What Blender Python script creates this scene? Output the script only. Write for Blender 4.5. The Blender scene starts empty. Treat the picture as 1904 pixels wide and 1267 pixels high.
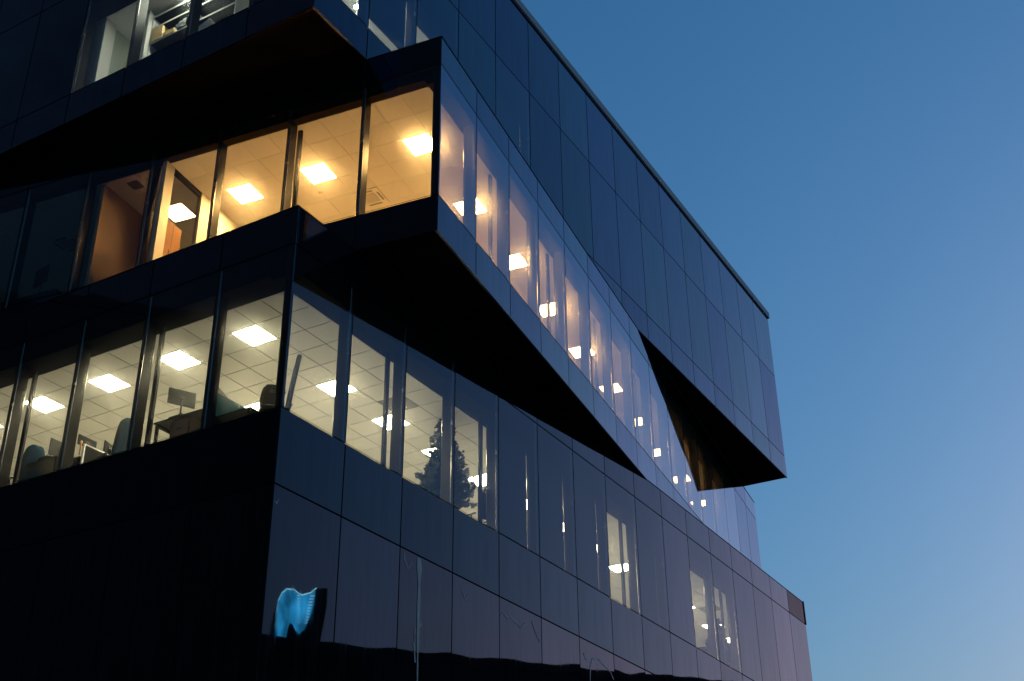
import bpy, bmesh, math, random
from mathutils import Matrix, Vector
random.seed(7)
R = math.radians
sc = bpy.context.scene
col = sc.collection

# ------------------------------------------------------------------ camera, sky, exposure
K = 1.12            # metres per survey unit
EYE = 1.6           # eye height above the pavement
cam = bpy.data.cameras.new('camera')
cam_o = bpy.data.objects.new('camera', cam)
col.objects.link(cam_o)
cam_o.location = (0, 0, EYE)
cam_o.rotation_euler = (R(90 + 27.7705), 0, 0)
cam.sensor_width = 36
cam.lens = 2285.82 / 1904 * 36
cam.shift_x = (952 - 905.63) / 1904
cam.shift_y = (680.99 - 633.5) / 1904
cam.clip_start = 0.1
cam.clip_end = 3000
sc.camera = cam_o

world = bpy.data.worlds.new('World')
sc.world = world
world.use_nodes = True
wn = world.node_tree
bg = wn.nodes['Background']
sky = wn.nodes.new('ShaderNodeTexSky')
sky.sky_type = 'NISHITA'
sky.sun_disc = False
sky.sun_elevation = R(14)
sky.sun_rotation = R(43)
sky.ozone_density = 10
sky.air_density = 2
sky.dust_density = 1
sep = wn.nodes.new('ShaderNodeSeparateColor'); com = wn.nodes.new('ShaderNodeCombineColor')
wn.links.new(sky.outputs[0], sep.inputs[0])
for i, (g, p) in enumerate(((.96, 1.05), (1.13, .87), (1.16, .92))):      # one even colour grade over the whole sky
    pw = wn.nodes.new('ShaderNodeMath'); pw.operation = 'POWER'; pw.inputs[1].default_value = p
    ml = wn.nodes.new('ShaderNodeMath'); ml.operation = 'MULTIPLY'; ml.inputs[1].default_value = g
    wn.links.new(sep.outputs[i], pw.inputs[0]); wn.links.new(pw.outputs[0], ml.inputs[0]); wn.links.new(ml.outputs[0], com.inputs[i])
wn.links.new(com.outputs[0], bg.inputs[0])
bg.inputs[1].default_value = 0.104

sc.view_settings.view_transform = 'Standard'
sc.view_settings.look = 'None'
sc.view_settings.exposure = 0
sc.view_settings.gamma = 1
sc.view_settings.use_curve_mapping = False
sc.render.engine = 'CYCLES'
sc.cycles.use_denoising = True
sc.cycles.max_bounces = 14
sc.cycles.diffuse_bounces = 5
sc.cycles.transparent_max_bounces = 24
sc.cycles.sample_clamp_indirect = 6

# ------------------------------------------------------------------ materials
def new_mat(name):
    m = bpy.data.materials.new(name)
    m.use_nodes = True
    nt = m.node_tree
    nt.nodes.clear()
    out = nt.nodes.new('ShaderNodeOutputMaterial')
    return m, nt, out

def N(nt, t, **kw):
    n = nt.nodes.new(t)
    for k, v in kw.items():
        setattr(n, k, v)
    return n

def noise(nt, scale, detail=3, stretch=None, coord='Object'):
    tc = N(nt, 'ShaderNodeTexCoord')
    src = tc.outputs[coord]
    if stretch:
        mp = N(nt, 'ShaderNodeMapping')
        mp.inputs['Scale'].default_value = stretch
        nt.links.new(src, mp.inputs[0]); src = mp.outputs[0]
    n = N(nt, 'ShaderNodeTexNoise')
    n.inputs['Scale'].default_value = scale
    n.inputs['Detail'].default_value = detail
    nt.links.new(src, n.inputs['Vector'])
    return n.outputs['Fac']

def ramp(nt, fac, a, b, lo=0.3, hi=0.7):
    r = N(nt, 'ShaderNodeMapRange')
    r.inputs['From Min'].default_value = lo
    r.inputs['From Max'].default_value = hi
    r.inputs['To Min'].default_value = a
    r.inputs['To Max'].default_value = b
    nt.links.new(fac, r.inputs['Value'])
    return r.outputs[0]

def mixcol(nt, fac, a, b):
    m = N(nt, 'ShaderNodeMix', data_type='RGBA')
    nt.links.new(fac, m.inputs['Factor'])
    m.inputs['A'].default_value = (*a, 1)
    m.inputs['B'].default_value = (*b, 1)
    return m.outputs['Result']

def pbr(name, c, rough=0.6, metal=0.0, var=0.25, scale=6, stretch=None, spec=0.5):
    m, nt, out = new_mat(name)
    b = N(nt, 'ShaderNodeBsdfPrincipled')
    f = noise(nt, scale, 4, stretch)
    f2 = ramp(nt, f, 0, 1)
    nt.links.new(mixcol(nt, f2, [x * (1 - var) for x in c], [min(1, x * (1 + var)) for x in c]), b.inputs['Base Color'])
    nt.links.new(ramp(nt, f, max(0.02, rough - 0.08), min(1, rough + 0.08)), b.inputs['Roughness'])
    b.inputs['Metallic'].default_value = metal
    b.inputs['Specular IOR Level'].default_value = spec
    nt.links.new(b.outputs[0], out.inputs[0])
    return m

def fresnel(nt, r0, p=3.2):
    sc_ = 1.0
    if isinstance(r0, tuple): r0, p, sc_ = r0
    """coated glass: reflectance rises from r0 face-on to 1 at grazing"""
    lw = N(nt, 'ShaderNodeLayerWeight')
    lw.inputs['Blend'].default_value = 0.5
    pw = N(nt, 'ShaderNodeMath', operation='POWER')
    nt.links.new(lw.outputs['Facing'], pw.inputs[0]); pw.inputs[1].default_value = p
    ma = N(nt, 'ShaderNodeMath', operation='MULTIPLY_ADD')
    nt.links.new(pw.outputs[0], ma.inputs[0]); ma.inputs[1].default_value = (1 - r0) * sc_; ma.inputs[2].default_value = r0 * sc_
    return ma.outputs[0]

REFL = (0.62, 0.74, 0.94)

def opaque_glass(name, base, ior=.025, tint=REFL, dirt=0.02):
    m, nt, out = new_mat(name)
    d = N(nt, 'ShaderNodeBsdfDiffuse')
    streak = noise(nt, 3, 5, (3.5, 3.5, 0.22))
    blot = noise(nt, 1.1, 5)
    mul = N(nt, 'ShaderNodeMath', operation='MULTIPLY')
    nt.links.new(ramp(nt, streak, 0, 1, .45, .8), mul.inputs[0])
    nt.links.new(ramp(nt, blot, 0.2, 1), mul.inputs[1])
    nt.links.new(mixcol(nt, mul.outputs[0], base, [x + dirt for x in base]), d.inputs[0])
    g = N(nt, 'ShaderNodeBsdfGlossy')
    oi = N(nt, 'ShaderNodeObjectInfo')
    hs = N(nt, 'ShaderNodeHueSaturation')
    hs.inputs['Color'].default_value = (*tint, 1)
    vm = N(nt, 'ShaderNodeMath', operation='MULTIPLY')
    nt.links.new(ramp(nt, oi.outputs['Random'], .90, 1.05, 0, 1), vm.inputs[0])
    nt.links.new(ramp(nt, streak, 1.0, .88, .42, .72), vm.inputs[1])
    nt.links.new(vm.outputs[0], hs.inputs['Value'])
    r7 = N(nt, 'ShaderNodeMath', operation='MULTIPLY'); r7.inputs[1].default_value = 7.31
    fr = N(nt, 'ShaderNodeMath', operation='FRACT')
    nt.links.new(oi.outputs['Random'], r7.inputs[0]); nt.links.new(r7.outputs[0], fr.inputs[0])
    nt.links.new(ramp(nt, fr.outputs[0], .475, .525, 0, 1), hs.inputs['Hue'])
    nt.links.new(hs.outputs[0], g.inputs['Color'])
    nt.links.new(ramp(nt, mul.outputs[0], 0.012, 0.06, 0, 1), g.inputs['Roughness'])
    mx = N(nt, 'ShaderNodeMixShader')
    nt.links.new(fresnel(nt, ior), mx.inputs[0])
    nt.links.new(d.outputs[0], mx.inputs[1]); nt.links.new(g.outputs[0], mx.inputs[2])
    nt.links.new(mx.outputs[0], out.inputs[0])
    return m

def window_glass(name, tint, haze=0.032, hazevar=0.012, ior=.025, dust=0.015, tint2=REFL, thick=2.7):
    m, nt, out = new_mat(name)
    tr = N(nt, 'ShaderNodeBsdfTransparent')
    frs = fresnel(nt, ior)
    nt.links.new(mixcol(nt, fresnel(nt, (.0, thick, 1.0)), tint, [c * .05 for c in tint]), tr.inputs[0])
    rf = N(nt, 'ShaderNodeBsdfRefraction')  # wide rough lobes put a lens-like glow round the lamps into the pane
    rf.inputs['Color'].default_value = (*tint, 1)
    rf.inputs['Roughness'].default_value = 0.9
    rf.inputs['IOR'].default_value = 1.12
    rf2 = N(nt, 'ShaderNodeBsdfRefraction')
    rf2.inputs['Color'].default_value = (*tint, 1)
    rf2.inputs['Roughness'].default_value = 0.9
    rf2.inputs['IOR'].default_value = 1 / 1.12
    mrf = N(nt, 'ShaderNodeMixShader')
    nt.links.new(rf.outputs[0], mrf.inputs[1]); nt.links.new(rf2.outputs[0], mrf.inputs[2])
    df = N(nt, 'ShaderNodeBsdfDiffuse')
    df.inputs[0].default_value = (.35, .33, .3, 1)
    streak = noise(nt, 3, 5, (2.6, 2.6, 0.12))
    mh = N(nt, 'ShaderNodeMixShader')
    nt.links.new(ramp(nt, streak, haze, haze + hazevar, .4, .75), mh.inputs[0])
    nt.links.new(tr.outputs[0], mh.inputs[1]); nt.links.new(mrf.outputs[0], mh.inputs[2])
    md = N(nt, 'ShaderNodeMixShader')
    nt.links.new(ramp(nt, streak, dust * .3, dust * 1.6, .35, .75), md.inputs[0])
    nt.links.new(mh.outputs[0], md.inputs[1]); nt.links.new(df.outputs[0], md.inputs[2])
    g = N(nt, 'ShaderNodeBsdfGlossy')
    g.inputs['Color'].default_value = (*tint2, 1)
    g.inputs['Roughness'].default_value = 0.01
    mx = N(nt, 'ShaderNodeMixShader')
    nt.links.new(frs, mx.inputs[0])
    nt.links.new(md.outputs[0], mx.inputs[1]); nt.links.new(g.outputs[0], mx.inputs[2])
    nt.links.new(mx.outputs[0], out.inputs[0])
    return m

def clear(name, c=(1, 1, 1)):
    m, nt, out = new_mat(name)
    t = N(nt, 'ShaderNodeBsdfTransparent')
    t.inputs[0].default_value = (*c, 1)
    nt.links.new(t.outputs[0], out.inputs[0])
    return m

def emit(name, c, s):
    m, nt, out = new_mat(name)
    e = N(nt, 'ShaderNodeEmission')
    e.inputs[0].default_value = (*c, 1)
    e.inputs[1].default_value = s
    nt.links.new(e.outputs[0], out.inputs[0])
    return m

M = {}
M['panel'] = opaque_glass('dark_opaque_glass', (.0035, .0045, .0065), dirt=.006)
M['panel_low'] = opaque_glass('dusty_dark_glass', (.006, .005, .006), ior=(.02, 2.4, .68), tint=(.98, .77, .90), dirt=.014)  # purple low-sky reflection colour put into the tint, plus slight dirt streaks
M['panel_mid'] = opaque_glass('weathered_dark_glass', (.005, .0045, .006), ior=(.02, 2.4, .55), tint=(.84, .81, .97), dirt=.008)  # reflected low-sky tone put into tint and reflectance
M['panel_dull'] = opaque_glass('dull_end_panel', (.02, .016, .016), ior=(.02, 2.4, .26), tint=(1, .8, .85), dirt=.02)
M['win'] = window_glass('office_window_glass', (.80, .82, .80))
M['win_l'] = window_glass('weathered_window_glass', (.80, .82, .80), ior=(.02, 2.4, .50), tint2=(.82, .81, .97), thick=3.6)  # the pane's reflection tint carries the same low-sky tone
M['win_m'] = window_glass('streaked_window_glass', (.78, .78, .76), haze=.045, hazevar=.05, dust=.08, ior=(.045, 2.8, 1.0))
M['back'] = clear('pane_inner_face')
M['joint'] = pbr('joint_gasket', (.006, .006, .007), .7)
M['alu'] = pbr('dark_anodised_aluminium', (.005, .005, .0052), .38, 0, .05, 2, spec=.10)
M['nose'] = pbr('polished_mullion_nose', (.22, .21, .20), .22, .9, .05, 2)
M['trim'] = pbr('edge_trim_metal', (.09, .09, .095), .4, .7, .1, 2)
M['coping'] = pbr('coping_metal', (.42, .38, .39), .6, .0, .05, 1.5)
M['soffit'] = pbr('black_soffit_metal', (.006, .0055, .005), .8, 0, .2, 2, spec=0)
M['blind'] = pbr('dark_roller_blind', (.012, .013, .016), .9, 0, .1, 20)
M['bulk'] = pbr('bulkhead_paint', (.008, .008, .008), .8, 0, .1, spec=0)
M['bulk_m'] = pbr('brown_bulkhead_paint', (.011, .008, .006), .8, 0, .1, spec=0)
M['tile'] = pbr('mineral_ceiling_tile', (.74, .73, .70), .9, 0, .03, 60)
M['grid'] = pbr('ceiling_grid_shadow', (.09, .088, .08), .8)  # dark grid lines showing between the tiles
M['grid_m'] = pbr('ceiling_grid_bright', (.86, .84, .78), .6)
M['plaster'] = pbr('white_plaster', (.72, .71, .68), .85, 0, .04, 3)
M['carpet'] = pbr('grey_carpet', (.60, .585, .55), .95, 0, .08, 60)
M['wood'] = pbr('light_floor_boards', (.66, .56, .43), .5, 0, .12, 4, (1, 9, 1))
M['steel'] = pbr('steel_post_paint', (.012, .013, .014), .45, 0, .1, spec=.12)
M['cream'] = pbr('cream_frame_paint', (.42, .40, .37), .5, 0, .04)
M['white'] = pbr('white_laminate', (.75, .75, .73), .4, 0, .04)
M['dark'] = pbr('charcoal_laminate', (.010, .011, .012), .6, 0, .1, spec=.06)
M['fabric'] = pbr('black_fabric', (.008, .008, .009), .95, 0, .1, 30, spec=.05)
M['black'] = pbr('black_plastic', (.012, .012, .014), .35, 0, .1)
M['screen'] = pbr('monitor_glass', (.010, .015, .017), .5, 0, .1, spec=.12)
M['silver'] = pbr('silver_aluminium', (.018, .019, .021), .5, .1, .05, spec=.15)
M['teal'] = pbr('teal_felt', (.02, .075, .09), .95, 0, .15, 40, spec=.05)
M['blue'] = pbr('blue_fabric', (.007, .024, .045), .95, 0, .15, 40, spec=.05)
M['brown'] = pbr('brown_veneer', (.10, .06, .045), .5, 0, .25, 5, (1, 1, 8))
M['orange'] = pbr('orange_veneer', (.75, .27, .04), .4, 0, .15, 5, (8, 1, 1))
M['card'] = pbr('brown_cardboard', (.70, .50, .24), .8, 0, .1, 8)
M['paper'] = pbr('crumpled_paper', (.70, .72, .72), .7, 0, .1, 10)
M['vent'] = pbr('vent_plastic', (.66, .65, .62), .5, 0, .03)
M['ventdark'] = pbr('vent_slots', (.16, .16, .16), .7)
M['needle'] = pbr('dark_green_needles', (.013, .026, .024), .85, 0, .4, 12, spec=.1)
M['trunk'] = pbr('tree_stem', (.05, .035, .025), .8)
M['tan'] = pbr('tan_wall_paint', (.36, .25, .17), .8, 0, .05, 2)
M['sage'] = pbr('sage_wall_paint', (.34, .38, .34), .8, 0, .05, 2)
M['asphalt'] = pbr('asphalt', (.05, .05, .052), .85, 0, .3, 30)
M['paving'] = pbr('concrete_paving', (.24, .235, .225), .8, 0, .2, 4)
M['kerb'] = pbr('granite_kerb', (.30, .30, .29), .7, 0, .2, 10)
M['paint'] = pbr('road_paint', (.75, .75, .72), .6, 0, .1, 20)
M['far'] = pbr('far_dark_cladding', (.022, .022, .024), .7, 0, .3, .3)
M['farblue'] = pbr('pale_blue_cladding', (.15, .20, .26), .8, 0, .15, .3)
M['fargrey'] = pbr('far_grey_cladding', (.025, .035, .045), .8, 0, .15, .3)
M['farwin'] = opaque_glass('far_dark_glass', (.006, .006, .008), .02)
M['stain'] = pbr('chalky_residue', (.88, .76, .74), .45, .16, .1, 12)
M['lampL'] = emit('cool_light_panel', (1, .88, .55), 84)
M['lampM'] = emit('warm_light_panel', (1, .57, .18), 225)
M['lampM2'] = emit('warm_light_panel_dim', (1, .57, .18), 30)
M['lampU'] = emit('greenish_light_panel', (.95, 1, .80), 72)
M['bulb'] = emit('pendant_bulb', (1, .92, .75), 90)
M['cyan'] = emit('cyan_lit_facade', (.025, .46, .86), 6.0)
M['cyan2'] = emit('cyan_led_strip', (.25, .85, 1.0), 9.0)

# cyan facade: a slow uneven brightness over the lit skin
nt = M['cyan'].node_tree
em = [n for n in nt.nodes if n.type == 'EMISSION'][0]
f = noise(nt, .55, 4, (1, 1, .6))
nt.links.new(ramp(nt, f, 2.5, 9.0, .32, .68), em.inputs[1])

def tile_tint(mname):
    nt = M[mname].node_tree
    b = [n for n in nt.nodes if n.type == 'BSDF_PRINCIPLED'][0]
    src = b.inputs['Base Color'].links[0].from_socket
    oi = N(nt, 'ShaderNodeObjectInfo')
    hs = N(nt, 'ShaderNodeHueSaturation')
    nt.links.new(ramp(nt, oi.outputs['Random'], .93, 1.05, 0, 1), hs.inputs['Value'])
    nt.links.new(src, hs.inputs['Color'])
    nt.links.new(hs.outputs[0], b.inputs['Base Color'])
tile_tint('tile')

# ------------------------------------------------------------------ mesh helpers
def mesh_from(bm, name, mats, smooth=False):
    me = bpy.data.meshes.new(name)
    bm.normal_update()
    bm.to_mesh(me); bm.free()
    for m in (mats if isinstance(mats, (list, tuple)) else [mats]):
        me.materials.append(m)
    if smooth:
        for p in me.polygons: p.use_smooth = True
    return me

WM = {}     # world matrix of every object made here (nothing is evaluated while building)
def obj(name, me, mw=None, parent=None, label=None, cat=None, group=None, kind=None):
    o = bpy.data.objects.new(name, me)
    col.objects.link(o)
    mw = mw if mw is not None else Matrix.Identity(4)
    WM[o.name] = mw
    if parent is not None:
        o.parent = parent
        o.matrix_basis = WM[parent.name].inverted() @ mw
    else:
        o.matrix_basis = mw
    if label: o['label'] = label
    if cat: o['category'] = cat
    if group: o['group'] = group
    if kind: o['kind'] = kind
    return o

def empty(name, mw, label=None, cat=None, group=None):
    return obj(name, None, mw, None, label, cat, group)

def copy_tree(o, mw, label=None, parent=None):
    c = o.copy(); col.objects.link(c)
    if parent is None:
        c.matrix_basis = mw; WM[c.name] = mw
        if label: c['label'] = label
    else:
        c.parent = parent; WM[c.name] = WM[parent.name] @ o.matrix_basis
    for ch in list(o.children):
        copy_tree(ch, None, None, c)
    return c

def add_box(bm, x0, x1, y0, y1, z0, z1, mi=0, bev=0.0):
    if x0 > x1: x0, x1 = x1, x0
    if y0 > y1: y0, y1 = y1, y0
    v = [bm.verts.new(p) for p in ((x0, y0, z0), (x1, y0, z0), (x1, y1, z0), (x0, y1, z0), (x0, y0, z1), (x1, y0, z1), (x1, y1, z1), (x0, y1, z1))]
    fs = []
    for q in ((3, 2, 1, 0), (4, 5, 6, 7), (0, 1, 5, 4), (1, 2, 6, 5), (2, 3, 7, 6), (3, 0, 4, 7)):
        f = bm.faces.new([v[i] for i in q]); f.material_index = mi; fs.append(f)
    if bev > 0:
        es = list({e for f in fs for e in f.edges})
        bmesh.ops.bevel(bm, geom=es, offset=bev, segments=1, affect='EDGES')
    return v

def add_tube(bm, p0, p1, r0, r1=None, n=8):
    r1 = r0 if r1 is None else r1
    p0, p1 = Vector(p0), Vector(p1)
    d = (p1 - p0).normalized()
    a = d.orthogonal().normalized(); b = d.cross(a)
    A = [bm.verts.new(p0 + (a * math.cos(t) + b * math.sin(t)) * r0) for t in [2 * math.pi * i / n for i in range(n)]]
    B = [bm.verts.new(p1 + (a * math.cos(t) + b * math.sin(t)) * r1) for t in [2 * math.pi * i / n for i in range(n)]]
    for i in range(n):
        bm.faces.new((A[i], A[(i + 1) % n], B[(i + 1) % n], B[i]))
    bm.faces.new(A[::-1]); bm.faces.new(B)

# ------------------------------------------------------------------ survey: three stacked boxes (units of K metres, heights above the eye)
W = 1.5
NR, NL = 16, 10
AZ = {'L': 31.108, 'M': 23.685, 'U': 31.108}
CORNER = {'L': (-2.890, 15.500), 'M': (-.7878, 16.1767), 'U': (-2.915, 15.455)}
zB0, zB, zS, zH1, zT = 3.640, 6.374, 7.534, 10.259, 10.941
zMs, zMh, zMt = 11.649, 14.366, 14.972
zUs, zUm, zUt, zUr = 15.701, 18.560, 20.753, 20.995
HC = {'L': 9.85, 'M': 14.15, 'U': 18.0}
FLOOR = {'L': 7.50, 'M': 11.60, 'U': 15.66}
LEN = NR * W
DEP = NL * W
Zw = lambda z: z * K + EYE

def frame(b):
    a = R(AZ[b])
    cx, cy = CORNER[b]
    u = Vector((math.sin(a), math.cos(a), 0)); v = Vector((-math.cos(a), math.sin(a), 0))
    m = Matrix.Identity(4)
    for i in range(3):
        m[i][0] = u[i]; m[i][1] = v[i]; m[i][2] = (0, 0, 1)[i]
    m[0][3] = cx * K; m[1][3] = cy * K; m[2][3] = EYE
    return m
FR = {b: frame(b) for b in 'LMU'}

def T(x, y, z): return Matrix.Translation((x * K, y * K, z * K))
def face_mat(b, f, s, d, z):
    """origin at distance s along the face, d inward, height z; local x runs along the panel, y inward"""
    if f == 'R': return FR[b] @ T(s, d, z)
    return FR[b] @ T(d, s, z) @ Matrix.Rotation(-math.pi / 2, 4, 'Z')
def fbox(bm, f, s0, s1, d0, d1, z0, z1, mi=0, bev=0):
    k = K
    if f == 'R': add_box(bm, s0 * k, s1 * k, d0 * k, d1 * k, z0 * k, z1 * k, mi, bev)
    else: add_box(bm, d0 * k, d1 * k, s0 * k, s1 * k, z0 * k, z1 * k, mi, bev)
def part(name, b, bm, m, parent, smooth=False, kind=None, label=None):
    return obj(name, mesh_from(bm, name, m, smooth), FR[b], parent, kind=kind, label=label)

ground_m = Matrix.Translation((CORNER['L'][0] * K, CORNER['L'][1] * K, 0))
office = empty('office_building', ground_m, 'dark glass office block of stacked storeys, the lit middle one twisted outward', 'building')

# ------------------------------------------------------------------ facade panels
GAP = 0.0155
rng = random.Random(3)
def panel_mesh(h, mats, seed, n=6, warp=1.0):
    """slightly warped sheet of glass, w x h, outward is -y"""
    r = random.Random(seed)
    w = W * K - GAP * 2; h = h * K - GAP * 2
    amp = r.uniform(-.0013, .0013); tx = r.uniform(-.0012, .0012); tz = r.uniform(-.0010, .0010)
    ph = r.uniform(0, 6.28); a2 = r.uniform(.0002, .0007)
    amp *= warp; a2 *= warp; tz *= .5
    bm = bmesh.new()
    g = []
    nz = n + 3
    for j in range(nz + 1):
        row = []
        for i in range(n + 1):
            x, z = i / n, j / nz
            bow = amp * (1 - (2 * x - 1) ** 2) * (1 - .6 * (2 * z - 1) ** 2)
            y = -bow + tx * (x - .5) + tz * (z - .5) + a2 * math.sin(ph + 5.5 * x + 3.2 * z)
            row.append(bm.verts.new((GAP + x * w, y, GAP + z * h)))
        g.append(row)
    for j in range(nz):
        for i in range(n):
            f = bm.faces.new((g[j][i], g[j][i + 1], g[j + 1][i + 1], g[j + 1][i])); f.smooth = True
    t = .024
    bk = [bm.verts.new(p) for p in ((GAP, t, GAP), (GAP + w, t, GAP), (GAP + w, t, GAP + h), (GAP, t, GAP + h))]
    f = bm.faces.new(bk[::-1]); f.material_index = 1
    fc = [bm.verts.new((p.co.x, .003, p.co.z)) for p in bk]
    for i in range(4):
        f = bm.faces.new((fc[i], fc[(i + 1) % 4], bk[(i + 1) % 4], bk[i])); f.material_index = 2
    return mesh_from(bm, 'glass_panel', mats)

MESH = {}
def get_panel(h, kind, var):
    key = (round(h, 3), kind, var)
    if key not in MESH:
        mats = {'o': [M['panel'], M['joint'], M['joint']], 'q': [M['panel_dull'], M['joint'], M['joint']], 'p': [M['panel_mid'], M['joint'], M['joint']], 'v': [M['win_l'], M['back'], M['joint']], 'd': [M['panel_low'], M['joint'], M['joint']],
                'w': [M['win'], M['back'], M['joint']], 'm': [M['win_m'], M['back'], M['joint']]}[kind]
        MESH[key] = panel_mesh(h, mats, int(round(h * 1000)) * 7 + var, warp=3.2 if kind == 'd' else 1.0)
    return MESH[key]

def panel(b, f, k, z0, z1, kind):
    """k = 0 is the panel beside the corner"""
    s = k * W if f == 'R' else (k + 1) * W
    nm = 'window' if kind in 'wmv' else 'glass_panel'
    return obj(nm, get_panel(z1 - z0, kind, rng.randrange(6)), face_mat(b, f, s, 0, z0), office)

def mullion_mesh(h, post):
    bm = bmesh.new()
    w = .034 * K
    # nose behind the glass, then the deeper box
    add_box(bm, -w, w, .03, .058, 0, h * K, 0, .010)
    add_box(bm, -w * .8, w * .8, .059, .25 * K, 0, h * K, 1, .008)
    return mesh_from(bm, 'mullion', [M['nose'], M['alu']])
def post_mesh(h):
    bm = bmesh.new()
    add_box(bm, -.045 * K, .045 * K, .36 * K, .42 * K, 0, h * K, 0, .012)
    return mesh_from(bm, 'post', M['steel'])
def blind_mesh(h, gap, z0=0):
    bm = bmesh.new()
    a, c = .04 * K, (W - .034 - gap) * K
    add_box(bm, a, c, .235 * K, .24 * K, z0 * K, h * K)
    add_box(bm, a, c, .225 * K, .25 * K, z0 * K, z0 * K + .03)
    return mesh_from(bm, 'blind', M['blind'])
PARTS = {}
def cached(key, fn):
    if key not in PARTS: PARTS[key] = fn()
    return PARTS[key]

# row tables: (z0, z1, transparent panels)
ROWS = {
    'L': [(zB0, zB, 'd'), (zB, zS, 'p'), (zS, zH1, 'win'), (zH1, zT, 'p')],
    'M': [(zT, zMs, 'o'), (zMs, zMh, 'win'), (zMh, zMt, 'o')],
    'U': [(zMt, zUs, 'o'), (zUs, zUm, 'win'), (zUm, zUt, 'o')],
}
WINS = {('L', 'R'): [0, 1, 2, 3, 4, 5, 6, 7, 8, 10, 11], ('L', 'L'): [0, 1, 2, 3, 4, 5],
        ('M', 'R'): list(range(14)), ('M', 'L'): list(range(8)),
        ('U', 'R'): [0, 1, 2, 4], ('U', 'L'): [0, 1, 2, 3]}
BLINDS = {('L', 'R'): {4: (.022, 0), 5: (.022, 0), 6: (.022, 0), 8: (.016, 0)},
          ('U', 'R'): {1: (.02, 16.30 - zUs), 2: (.022, 17.35 - zUs), 4: (.02, 0)},
          ('U', 'L'): {0: (.0, 0)}}
POSTS = {('L', 'R'): [1, 3, 5, 7, 9, 11], ('L', 'L'): [1, 3], ('M', 'R'): [1, 3, 5, 7, 9, 11, 13], ('M', 'L'): [1]}

for b in 'LMU':
    for f in 'RL':
        n = NR if f == 'R' else NL
        for (z0, z1, kind) in ROWS[b]:
            for k in range(n):
                if kind == 'win' and k in WINS[(b, f)]:
                    w = panel(b, f, k, z0, z1, 'm' if (b, f) == ('M', 'R') else 'v' if b == 'L' else 'w')
                    h = z1 - z0
                    far = (k + 1) * W
                    obj('mullion', cached(('mul', round(h, 3)), lambda: mullion_mesh(h, 0)), face_mat(b, f, far, 0, z0), w)
                    if k in POSTS.get((b, f), []):
                        obj('post', cached(('post', round(h, 3)), lambda: post_mesh(h)), face_mat(b, f, far, 0, z0), w)
                    if k in BLINDS.get((b, f), {}):
                        g, dz = BLINDS[(b, f)][k]
                        base = face_mat(b, f, k * W if f == 'R' else (k + 1) * W, 0, z0)
                        obj('blind', blind_mesh(h, g, dz), base, w)
                elif kind == 'win':
                    panel(b, f, k, z0, z1, 'p' if b == 'L' else 'o')
                else:
                    panel(b, f, k, z0, z1, 'q' if (b, f, k, z1) == ('L', 'R', NR - 1, zT) else kind)

# dark backing sheets behind opaque rows and joints
def backing(b, f, s0, s1, z0, z1):
    bm = bmesh.new()
    a = s0 if s0 > 0 else .032
    fbox(bm, f, a, s1, .03, .045, z0, z1)
    part('backing_sheet', b, bm, M['joint'], office)
for b in 'LMU':
    for f in 'RL':
        n = NR if f == 'R' else NL
        for (z0, z1, kind) in ROWS[b]:
            if kind != 'win':
                backing(b, f, 0, n * W - .002, z0, z1 - .001)
            else:
                k = 0
                while k < n:
                    if k in WINS[(b, f)]: k += 1; continue
                    e = k
                    while e < n and e not in WINS[(b, f)]: e += 1
                    backing(b, f, k * W + .036, e * W - .002, z0, z1 - .001)
                    k = e

# corner posts, sill and head bars, bulkheads
for b, z0, z1 in (('L', zS, zH1), ('M', zMs, zMh), ('U', zUs, zUm)):
    bm = bmesh.new()
    fbox(bm, 'R', .024, .10, .024, .15, z0, z1, 0, .006)
    part('corner_post', b, bm, M['alu'], office)
    for f, n in (('R', NR), ('L', NL)):
        bm = bmesh.new()
        fbox(bm, f, .16, n * W - .1, .05, .20, z0 - .03, z0 + .025)
        part('sill_bar', b, bm, M['alu'], office)
HEAD = {'L': (.50, .50), 'M': (.225, .335), 'U': (.43, .45)}
for b, zt in (('L', zT - .06), ('M', zMt - .03), ('U', 19.4)):
    dl, dr = HEAD[b]
    mt = M['bulk'] if b != 'M' else M['bulk_m']
    bm = bmesh.new()
    fbox(bm, 'R', .165, LEN - .1, .055, dr, HC[b], zt)
    part('bulkhead', b, bm, mt, office)
    bm = bmesh.new()
    fbox(bm, 'L', dr + .002, DEP - .1, .055, dl, HC[b] + .001, zt)
    part('bulkhead', b, bm, mt, office)
    # shadow-gap angle where the ceiling starts
    bm = bmesh.new()
    fbox(bm, 'R', dl + .03, LEN - .2, dr + .001, dr + .026, HC[b] - .008, HC[b] + .02)
    fbox(bm, 'L', dr + .027, DEP - .2, dl + .001, dl + .026, HC[b] - .008, HC[b] + .02)
    part('ceiling_trim', b, bm, M['plaster'], office)

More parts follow.
